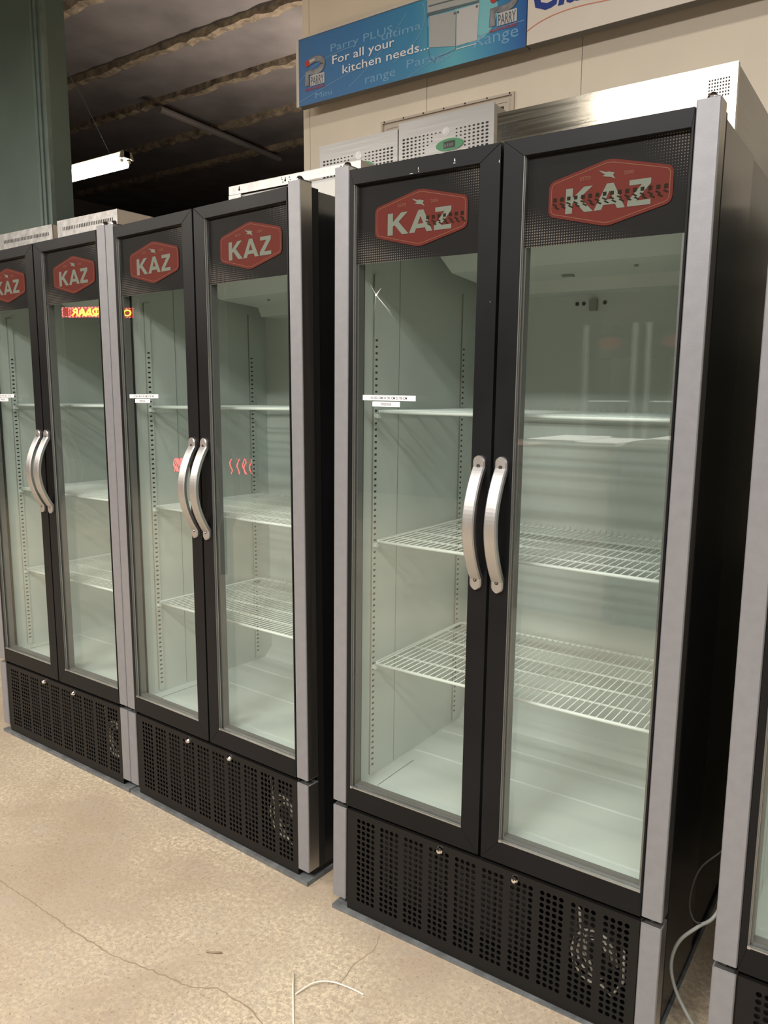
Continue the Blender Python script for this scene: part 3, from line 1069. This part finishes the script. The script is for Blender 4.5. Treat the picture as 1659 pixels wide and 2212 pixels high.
def cooling_unit(x0, x1, ztop, label, show_oval_left):
    w = x1 - x0
    R = thing('cooling_unit', label, 'cooling unit', (x0, 1.3, 0), group='wall cooling units above the fridges')
    g = MB()
    g.box(0.004, w - 0.004, 0.004, 0.33, ztop - 0.42, ztop - 0.003, STAINLESS2)
    g.build('housing', R)
    g = MB()
    g.box(0, w, -0.002, 0.004, ztop - 0.42, ztop, STAINLESS2)
    cxm = w * 0.53
    # two wing shaped groups of oval vent holes
    for i in range(20):
        for side in (-1, 1):
            xx = (0.026 + i * 0.0195) if side < 0 else (w - 0.030 - i * 0.0195)
            lim = cxm - 0.028 if side < 0 else cxm + 0.028
            if (side < 0 and xx > lim) or (side > 0 and xx < lim):
                continue
            t = i / 9.0
            nrow = 8 if i < 4 else max(1, 8 - int((i - 3) * 1.45))
            sz = 0.0068 * (1 - 0.45 * t)
            for j in range(nrow):
                zz = ztop - 0.070 - j * 0.0135
                g.flat(circle(xx, zz, sz * 0.62, 10, rx=sz), -0.0024, SLOT)
    g.build('front_grille', R)
    g = MB()
    g.flat(circle(cxm + 0.012, ztop - 0.125, 0.024, 36, rx=0.064), -0.0060, GREENOVAL)
    g.ring(circle(cxm + 0.012, ztop - 0.125, 0.024, 36, rx=0.064), circle(cxm + 0.012, ztop - 0.125, 0.026, 36, rx=0.067), -0.0040, GALV)
    g.box(cxm - 0.014, cxm + 0.038, -0.0075, -0.0062, ztop - 0.138, ztop - 0.112, LCD)
    for k in range(4):
        g.text('8', cxm - 0.010 + k * 0.011, ztop - 0.132, 0.012, -0.0079, LCDSEG, 0.0)
    g.build('control_panel', R)
    g = MB(); g.flat(circle(cxm - 0.005, ztop - 0.072, 0.017, 24), -0.0026, GALV); g.build('round_blank', R)
    return R


cooling_unit(-0.650, -0.205, 2.575, 'stainless cooling unit with green oval control panel showing above the fridge', False)
cooling_unit(-1.077, -0.655, 2.555, 'stainless cooling unit on the left, its control panel hidden below the black fridge top', True)

# white cabinet with galvanised bracket
R = thing('white_cabinet', 'white cabinet with galvanised keyhole strip behind the second fridge', 'cabinet', (-1.200, 0.87, 0))
w = 0.682
g = MB(); g.box(0.015, w - 0.02, 0.004, 0.42, 0, 2.265, WHITEBOX); g.build('cabinet_body', R)
g = MB(); g.box(0.012, w + 0.35, -0.010, 0.003, 0.02, 2.268, WHITEBOX); g.build('front_panel', R)
g = MB()
g.box(0, w, -0.022, -0.020, 2.270, 2.304, GALV)
g.box(0, w, -0.022, 0.012, 2.3035, 2.305, GALV)
g.box(w - 0.002, w, -0.020, 0.24, 2.272, 2.3035, CREAMTRIM)
g.box(0, 0.07, -0.024, -0.021, 2.235, 2.268, GALV)
for kx in (0.060, 0.312, 0.590):
    g.flat(circle(kx, 2.286, 0.0048, 12), -0.0226, SLOT)
    g.box(kx - 0.0018, kx + 0.0018, -0.0228, -0.0221, 2.286, 2.2985, SLOT)
for dx, dz in ((0.02, 0.006), (0.024, -0.004), (-0.018, 0.002), (-0.014, -0.008), (0.015, -0.010), (-0.021, 0.009)):
    g.box(0.312 + dx, 0.312 + dx + 0.004, -0.0228, -0.0221, 2.287 + dz, 2.291 + dz, SLOT)
g.build('keyhole_strip', R)


def slotted_cabinet(x0, x1, ztop, label, skew=0.0):
    w = x1 - x0
    R = thing('slotted_cabinet', label, 'cabinet', (x0, 0.85, 0), (0, 0, skew), group='galvanised cabinets behind the fridge at the left edge')
    g = MB(); g.box(0.003, w - 0.003, 0.003, 0.22, 0, ztop - 0.10, STAINLESS2); g.build('cabinet_body', R)
    g = MB()
    g.box(0, w, -0.002, 0.002, ztop - 0.10, ztop, GALV)
    g.box(0, w, -0.002, 0.21, ztop, ztop + 0.002, GALV)
    g.box(w - 0.002, w, 0.002, 0.22, ztop - 0.10, ztop, CREAMTRIM)
    n = int((w - 0.07) / 0.0135)
    for k in range(n):
        xx = 0.045 + k * 0.0135
        g.box(xx, xx + 0.0055, -0.0026, -0.0019, ztop - 0.050, ztop - 0.033, SLOT)
    g.build('slotted_hood', R)
    return R


slotted_cabinet(-2.412, -1.935, 2.309, 'galvanised cabinet top with slotted vents, taller one, reddish light on it')
slotted_cabinet(-2.945, -2.456, 2.300, 'galvanised cabinet top with slotted vents at the left edge against green panel')
R = thing('beige_cabinet', 'small beige cabinet corner behind the slotted galvanised cabinet', 'cabinet', (-2.03, 1.14, 0))
g = MB(); g.box(0, 0.21, 0, 0.25, 0, 2.31, CREAMTRIM); g.build('cabinet_body', R)
g = MB(); g.box(-0.003, 0.213, -0.003, 0.253, 2.31, 2.318, GALV); g.build('lid', R)

# ------------------------------------------------------------------ signs
SX, SZ, SY = -1.363, 2.835, 1.5
R = thing('advertising_sign', 'blue kitchen supplies sign with white lettering mounted on cream wall', 'sign', (SX, SY, SZ))
SW, SHH = 1.189, 0.300
g = MB(); g.box(-0.012, SW, 0.002, 0.045, 0.0, SHH, SIGNBACK)
g.box(-0.016, 0.0, -0.004, 0.02, -0.002, SHH + 0.002, SIGNEDGE); g.box(0, SW, -0.006, 0.004, SHH, SHH + 0.006, SIGNEDGE)
g.build('sign_box', R)
g = MB(); g.box(0, SW, 0.0, 0.0018, 0, SHH, SIGNBLUE); face = g.build('sign_face', R)
g = MB()
y = -0.0008
g.flat([(x, min(z, 0.299)) for x, z in circle(0.955, 0.175, 0.105, 40)], -0.0003, SIGNCYAN); g.build('turquoise_disc', face); g = MB()
g.text('For all your', 0.205, 0.148, 0.038, -0.0030, SIGNTEXT, 0.006, width=0.350); g.build('slogan_line', face); g = MB()
g.text('kitchen needs...', 0.265, 0.094, 0.038, -0.0030, SIGNTEXT, 0.006, width=0.470)
g.build('slogan_line', face)
g = MB()
g.text('Parry PLUS', 0.194, 0.205, 0.034, -0.0008, SIGNFAINT, 0.0, width=0.35)
g.text('ultima Ra', 0.486, 0.186, 0.034, -0.0010, SIGNFAINT, 0.0, width=0.32)
g.text('range', 0.394, 0.024, 0.040, -0.0010, SIGNFAINT, 0.0, width=0.166)
g.text('Parago', 0.620, 0.040, 0.036, -0.0010, SIGNFAINT, 0.0, width=0.232)
g.text('Range', 0.955, 0.048, 0.050, -0.0010, SIGNFAINT, 0.0, width=0.20)
g.text('Mini', 0.10, 0.018, 0.026, -0.0010, SIGNFAINT, 0.0, width=0.10)


def stroke(g, pts, w, y, m):
    v, f = [], []
    P = [Vector(p) for p in pts]
    for i, p in enumerate(P):
        d = (P[min(i + 1, len(P) - 1)] - P[max(i - 1, 0)]).normalized(); n = Vector((-d.y, d.x)) * w / 2
        v += [(p.x + n.x, y, p.y + n.y), (p.x - n.x, y, p.y - n.y)]
    for i in range(len(P) - 1):
        f.append((2 * i, 2 * i + 1, 2 * i + 3, 2 * i + 2))
    g.add(v, f, m)


def bez(p0, p1, p2, n=20):
    return [tuple(Vector(p0) * (1 - t) ** 2 + Vector(p1) * 2 * t * (1 - t) + Vector(p2) * t * t) for t in [k / n for k in range(n + 1)]]


for a, b, c in (((0, 0.02), (0.16, 0.06), (0.345, 0.098)), ((0.0, 0.11), (0.10, 0.20), (0.34, 0.20)), ((0.55, 0.08), (0.76, 0.16), (0.70, 0.29)), ((0.30, 0.03), (0.48, 0.12), (0.62, 0.27)), ((0.62, 0.0), (0.90, 0.10), (1.18, 0.10))):
    stroke(g, bez(a, b, c), 0.0022, -0.0014, SIGNLINE)
g.build('background_script', face)
g = MB()
# printed stainless cupboard
g.flat([(0.735, 0.10), (0.865, 0.075), (0.865, 0.215), (0.735, 0.225)], -0.0018, SIGNSTEEL)
g.flat([(0.869, 0.075), (0.968, 0.075), (0.975, 0.215), (0.869, 0.215)], -0.0018, SIGNGREYL)
g.flat([(0.722, 0.228), (0.975, 0.218), (0.975, 0.226), (0.722, 0.238)], -0.0020, SIGNSTEELD)
g.flat([(0.722, 0.240), (0.975, 0.228), (0.970, 0.290), (0.722, 0.299)], -0.0018, SIGNSTEEL)
g.flat([(0.730, 0.262), (0.960, 0.252), (0.960, 0.258), (0.730, 0.268)], -0.0021, SIGNSTEELD)
g.flat(circle(0.948, 0.273, 0.010, 16), -0.0021, SIGNSTEELD)
for xx in (0.860, 0.876, 0.965):
    g.flat(circle(xx, 0.205, 0.0055, 12), -0.0024, SIGNSTEELD)
stroke(g, [(0.722, 0.29), (0.728, 0.10), (0.742, 0.05), (0.757, 0.045), (0.762, 0.030), (0.768, 0.050), (0.80, 0.053), (0.866, 0.060), (0.868, 0.21)], 0.002, -0.0023, SIGNSTEELD)
stroke(g, [(0.868, 0.062), (0.966, 0.062)], 0.003, -0.0023, SIGNTEXT)
g.build('cupboard_picture', face)


def emblem(px, pz, s):
    g = MB()
    # hooked P emblem above a boxed word and a red tag line
    pts = bez((0.018, 0.095), (0.055, 0.104), (0.062, 0.104), 6) + bez((0.062, 0.104), (0.112, 0.104), (0.112, 0.075), 8) + bez((0.112, 0.075), (0.110, 0.046), (0.060, 0.046), 8) + [(0.012, 0.050)] + [(0.012, -0.010)]
    P = [(px + a * s, pz + (b + 0.035) * s) for a, b in pts]
    stroke(g, P, 0.030 * s, -0.0026, SIGNSTEELD)
    stroke(g, P, 0.024 * s, -0.0028, SIGNGREY)
    stroke(g, P[:8], 0.010 * s, -0.0030, SIGNGREYL)
    g.flat(circle(px + 0.016 * s, pz + 0.128 * s, 0.015 * s, 20), -0.0034, SIGNRED)
    g.flat([(px + 0.034 * s, pz + 0.020 * s), (px + 0.122 * s, pz + 0.020 * s), (px + 0.122 * s, pz + 0.068 * s), (px + 0.034 * s, pz + 0.068 * s)], -0.0032, SIGNGREYL)
    g.text('PARRY', px + 0.038 * s, pz + 0.023 * s, 0.041 * s, -0.0036, SIGNSTEELD, 0.02, width=0.080 * s)
    g.text('REFLECTION ON EXCELLENCE', px + 0.0 * s, pz + 0.003 * s, 0.011 * s, -0.0034, SIGNRED, 0.02, width=0.122 * s)
    g.build('emblem', face)


emblem(0.038, 0.058, 0.98)
emblem(1.026, 0.085, 1.0)

R = thing('white_sign', 'white sign with cut off navy letters and orange stroke, right of blue sign', 'sign', (SX + SW + 0.004, SY, SZ + 0.003))
g = MB(); g.box(0, 2.4, 0.002, 0.045, 0, 0.34, SIGNBACK); g.build('sign_box', R)
g = MB(); g.box(0, 2.4, 0, 0.0018, 0, 0.34, SIGNWHITE); f2 = g.build('sign_face', R)
g = MB(); g.text('Ciam', 0.025, 0.118, 0.115, -0.001, SIGNNAVY, 0.03, shear=0.2)
g.build('lettering', f2)
g = MB(); stroke(g, bez((0.0, 0.052), (0.10, 0.105), (0.30, 0.085), 24), 0.0035, -0.0016, SIGNORANGE)
stroke(g, bez((0.30, 0.085), (0.70, 0.06), (1.2, 0.14), 24), 0.0035, -0.0016, SIGNORANGE)
g.build('orange_stroke', f2)

# ------------------------------------------------------------------ lit batten lamp at the left
R = thing('fluorescent_batten', 'lit fluorescent batten lamp hanging on a cord beside green panel', 'lamp', (-4.58, 3.0, 3.47))
g = MB(); g.box(-1.55, 0.0, -0.03, 0.03, -0.005, 0.05, LAMPWHITE)
g.prism([(-0.05, 0.05), (0.05, 0.05), (0.07, -0.012), (0.055, -0.012), (0.03, 0.0), (-0.03, 0.0), (-0.055, -0.012), (-0.07, -0.012)], -0.015, 0.0, LAMPWHITE, 'x'); g.build('housing', R)
for yy in (-0.038, 0.038):
    g = MB(); g.tube([(-1.5, yy, -0.035), (-0.07, yy, -0.035)], 0.033, TUBE, 12); g.build('tube', R)
    g = MB(); g.tube([(-0.07, yy, -0.028), (-0.02, yy, -0.028)], 0.014, LAMPWHITE, 10); g.build('lamp_holder', R)
g = MB(); g.tube([(-0.22, 0, 0.05), (-0.60, 0, 0.63), (-1.0, 0.0, 1.12), (-1.9, 0.0, 2.62)], 0.004, GREENTRIM, 5); g.build('hanging_cord', R)

# ------------------------------------------------------------------ small things on the floor
o = MB().tube(smooth_path([(1.005, 0.45, 0.44), (1.00, 0.16, 0.46), (0.950, 0.12, 0.40), (0.935, 0.11, 0.32), (0.950, 0.10, 0.285), (0.975, 0.10, 0.295), (1.00, 0.12, 0.33), (1.0, 0.3, 0.36)]), 0.0022, DARKMETAL, 6).build('thin_cable', smooth=True)
tag(o, 'thin dark looped cable in the gap right of the nearest fridge', 'cable')
pts = [(1.006, 0.2, 0.36)] + [(x, 0.1, z) for x, z in ((0.992, 0.317), (0.960, 0.277), (0.925, 0.232), (0.909, 0.190), (0.906, 0.150), (0.915, 0.110), (0.932, 0.075), (0.965, 0.03))] + [(0.99, 0.12, 0.008), (1.0, 0.3, 0.006)]
o = MB().tube(smooth_path(pts), 0.0042, CABLEM, 8).build('mains_cable', smooth=True)
tag(o, 'grey mains cable hanging in the gap right of the nearest fridge', 'cable')
o = MB().tube([(0.088, -0.270, 0.006), (0.110, -0.298, 0.004), (0.140, -0.332, 0.003), (0.20, -0.40, 0.003)], 0.0022, STRAP, 6).build('straight_strap', smooth=True)
tag(o, 'short straight white plastic strand lying on the concrete floor', 'plastic strand', 'white plastic strands on the floor')
o = MB().tube(smooth_path([(0.135, -0.318, 0.003), (0.141, -0.300, 0.006), (0.150, -0.275, 0.009), (0.166, -0.255, 0.010), (0.190, -0.240, 0.009), (0.218, -0.231, 0.006), (0.245, -0.226, 0.004), (0.272, -0.225, 0.003)]), 0.0020, STRAP, 6).build('curved_strap', smooth=True)
tag(o, 'curved white plastic strand lying on the concrete floor', 'plastic strand', 'white plastic strands on the floor')
o = MB().tube([(-0.155, -0.338, 0.003), (-0.135, -0.330, 0.004), (-0.118, -0.318, 0.003)], 0.0024, CRACK, 6).build('twig', smooth=True)
tag(o, 'tiny dark wood splinter on the concrete floor left of the strands', 'splinter')

# ------------------------------------------------------------------ things across the aisle, seen mirrored in the glass
R = thing('led_sign', 'moving LED sign with yellow letters, seen mirrored in left glass', 'sign')
g = MB()
a = Vector((-4.788, -1.829, 0)); b = Vector((-4.445, -1.994, 0))
ax = (b - a).normalized(); nrm = Vector((-ax.y, ax.x, 0))  # towards the fridges
Mx = Matrix(((ax.x, -nrm.x, 0, a.x), (ax.y, -nrm.y, 0, a.y), (0, 0, 1, 2.075), (0, 0, 0, 1)))
L_ = (b - a).length
g.box(-0.02, L_ + 0.02, 0.001, 0.06, -0.02, 0.10, RUBBER, Mx); g.build('sign_case', R)
g = MB(); g.box(0, L_, -0.002, 0.0, 0, 0.082, LEDRED, Mx)
Tm = Mx @ Matrix(((-1, 0, 0, L_), (0, 1, 0, 0), (0, 0, 1, 0), (0, 0, 0, 1)))
g2 = MB()
# letters read correctly for someone facing the sign (its right is at a)
g2.text('OLAR', L_ - 0.092, 0.014, 0.056, -0.006, LEDYEL, 0.02, align='r', width=0.272, M=Tm)
for k in range(12):
    for zz in (0.004, 0.074):
        g2.box(0.01 + k * 0.03, 0.025 + k * 0.03, -0.006, -0.004, zz, zz + 0.004, LEDDASH, Mx)
for zz in (0.012, 0.034, 0.056):
    for xx in (0.008, 0.085):
        g2.box(xx, xx + 0.005, -0.006, -0.004, zz, zz + 0.014, LEDDASH, Mx)
mdl = g.build('led_panel', R); g2.build('led_lettering', mdl)

R = thing('neon_sign', 'red neon sign, seen mirrored in the second fridge glass', 'sign', (-4.05, -2.06, 0.82))
g = MB()
ax2 = Vector((0.57, -0.33, 0)).normalized()
for k in range(10):
    q = [ax2 * (0.008 + k * 0.012 + 0.01 * math.sin(j * 2 + k)) + Vector((0, 0, 0.02 + 0.026 * j)) for j in range(5)]
    g.tube(q, 0.0028, NEONRED, 5)
for k in range(3):
    q = [ax2 * (0.50 + k * 0.06 + 0.012 * math.sin(j * 1.7 + k)) + Vector((0, 0, 0.01 + 0.03 * j)) for j in range(5)]
    g.tube(q, 0.0035, NEONRED, 5)
g.build('neon_tube', R)
g = MB()
nn = Vector((ax2.y, -ax2.x, 0)) * 0.03
v = [ax2 * -0.03 + nn, ax2 * 0.72 + nn, ax2 * 0.72 + nn + Vector((0, 0, 0.16)), ax2 * -0.03 + nn + Vector((0, 0, 0.16))]
v += [p + nn * 0.4 for p in v]
g.add(v, [(0, 1, 2, 3), (7, 6, 5, 4), (0, 4, 5, 1), (1, 5, 6, 2), (2, 6, 7, 3), (3, 7, 4, 0)], RUBBER); g.build('backing_board', R)
g = MB(); g.box(0.3, 0.34, -0.26, -0.22, -0.82, 0.0, RUBBER); g.build('stand', R)


def slim_fridge(x, label):
    R = thing('slim_fridge', label, 'fridge', (x, -4.5, 0), (0, 0, math.pi), group='row of slim fridges across the aisle, seen mirrored')
    w = 0.42
    g = MB(); g.box(-w, -w + 0.03, 0.03, 0.6, 0.02, 2.0, BLACK); g.box(-0.03, 0, 0.03, 0.6, 0.02, 2.0, BLACK)
    g.box(-w, 0, 0.58, 0.6, 0.02, 2.0, WHITE); g.box(-w, 0, 0.03, 0.6, 1.98, 2.0, BLACK); g.box(-w, 0, 0.03, 0.6, 0.02, 0.3, BLACK)
    g.build('cabinet_shell', R)
    for xx in (-w, -0.035):
        g = MB(); g.box(xx, xx + 0.035, -0.01, 0.03, 0.02, 2.0, SILVER); g.build('edge_profile', R)
    g = MB(); g.box(-w + 0.036, -0.036, 0.0, 0.02, 1.74, 1.98, BLACK); g.build('header_panel', R)
    g = MB(); g.flat(fillet([(-0.30, 1.83), (-0.30, 1.88), (-0.21, 1.905), (-0.12, 1.88), (-0.12, 1.83), (-0.21, 1.80)], 0.01), -0.003, BADGE); g.build('logo_badge', R)
    for z in (0.65, 1.0, 1.4):
        g = MB(); g.box(-w + 0.035, -0.035, 0.06, 0.5, z, z + 0.012, SHELFW); g.build('shelf', R)
    return R


for i, (x, t_) in enumerate(((-1.02, 'right of the three'), (-0.53, 'middle of the three'), (-0.04, 'left of the three'))):
    slim_fridge(x, 'slim black fridge mirrored in the nearest right door, ' + t_)

R = thing('serving_counter', 'salmon counter with white sliding lids, mirrored in nearest right door', 'counter', (-1.35, -3.9, 0))
g = MB(); g.box(0, 1.0, 0, 0.68, 0.0, 1.12, SALMON); g.box(0.0, 1.0, 0.681, 0.69, 0.98, 1.0, RUBBER); g.build('counter_body', R)
for a, b, z in ((0.45, 0.80, 1.145), (0.75, 1.06, 1.135)):
    g = MB(); g.box(a, b, 0.05, 0.73, z, z + 0.02, WHITEBOX); g.build('sliding_lid', R)
R = thing('ice_cream_cabinet', 'ice cream cabinet with blue header, mirrored in nearest right door', 'cabinet', (-0.27, -3.85, 0))
g = MB(); g.box(0, 0.48, 0, 0.65, 0, 0.95, FARWALL); g.build('cabinet_body', R)
g = MB(); g.box(0.0, 0.48, 0.03, 0.66, 0.96, 1.14, BLUECAB); g.build('header_panel', R)
g = MB()
g.prism([(0.48 * k / 12, 1.14 + 0.05 * math.sin(math.pi * k / 12) ** 0.6) for k in range(13)] , 0.03, 0.67, WHITEBOX, 'y'); g.build('curved_lid', R)
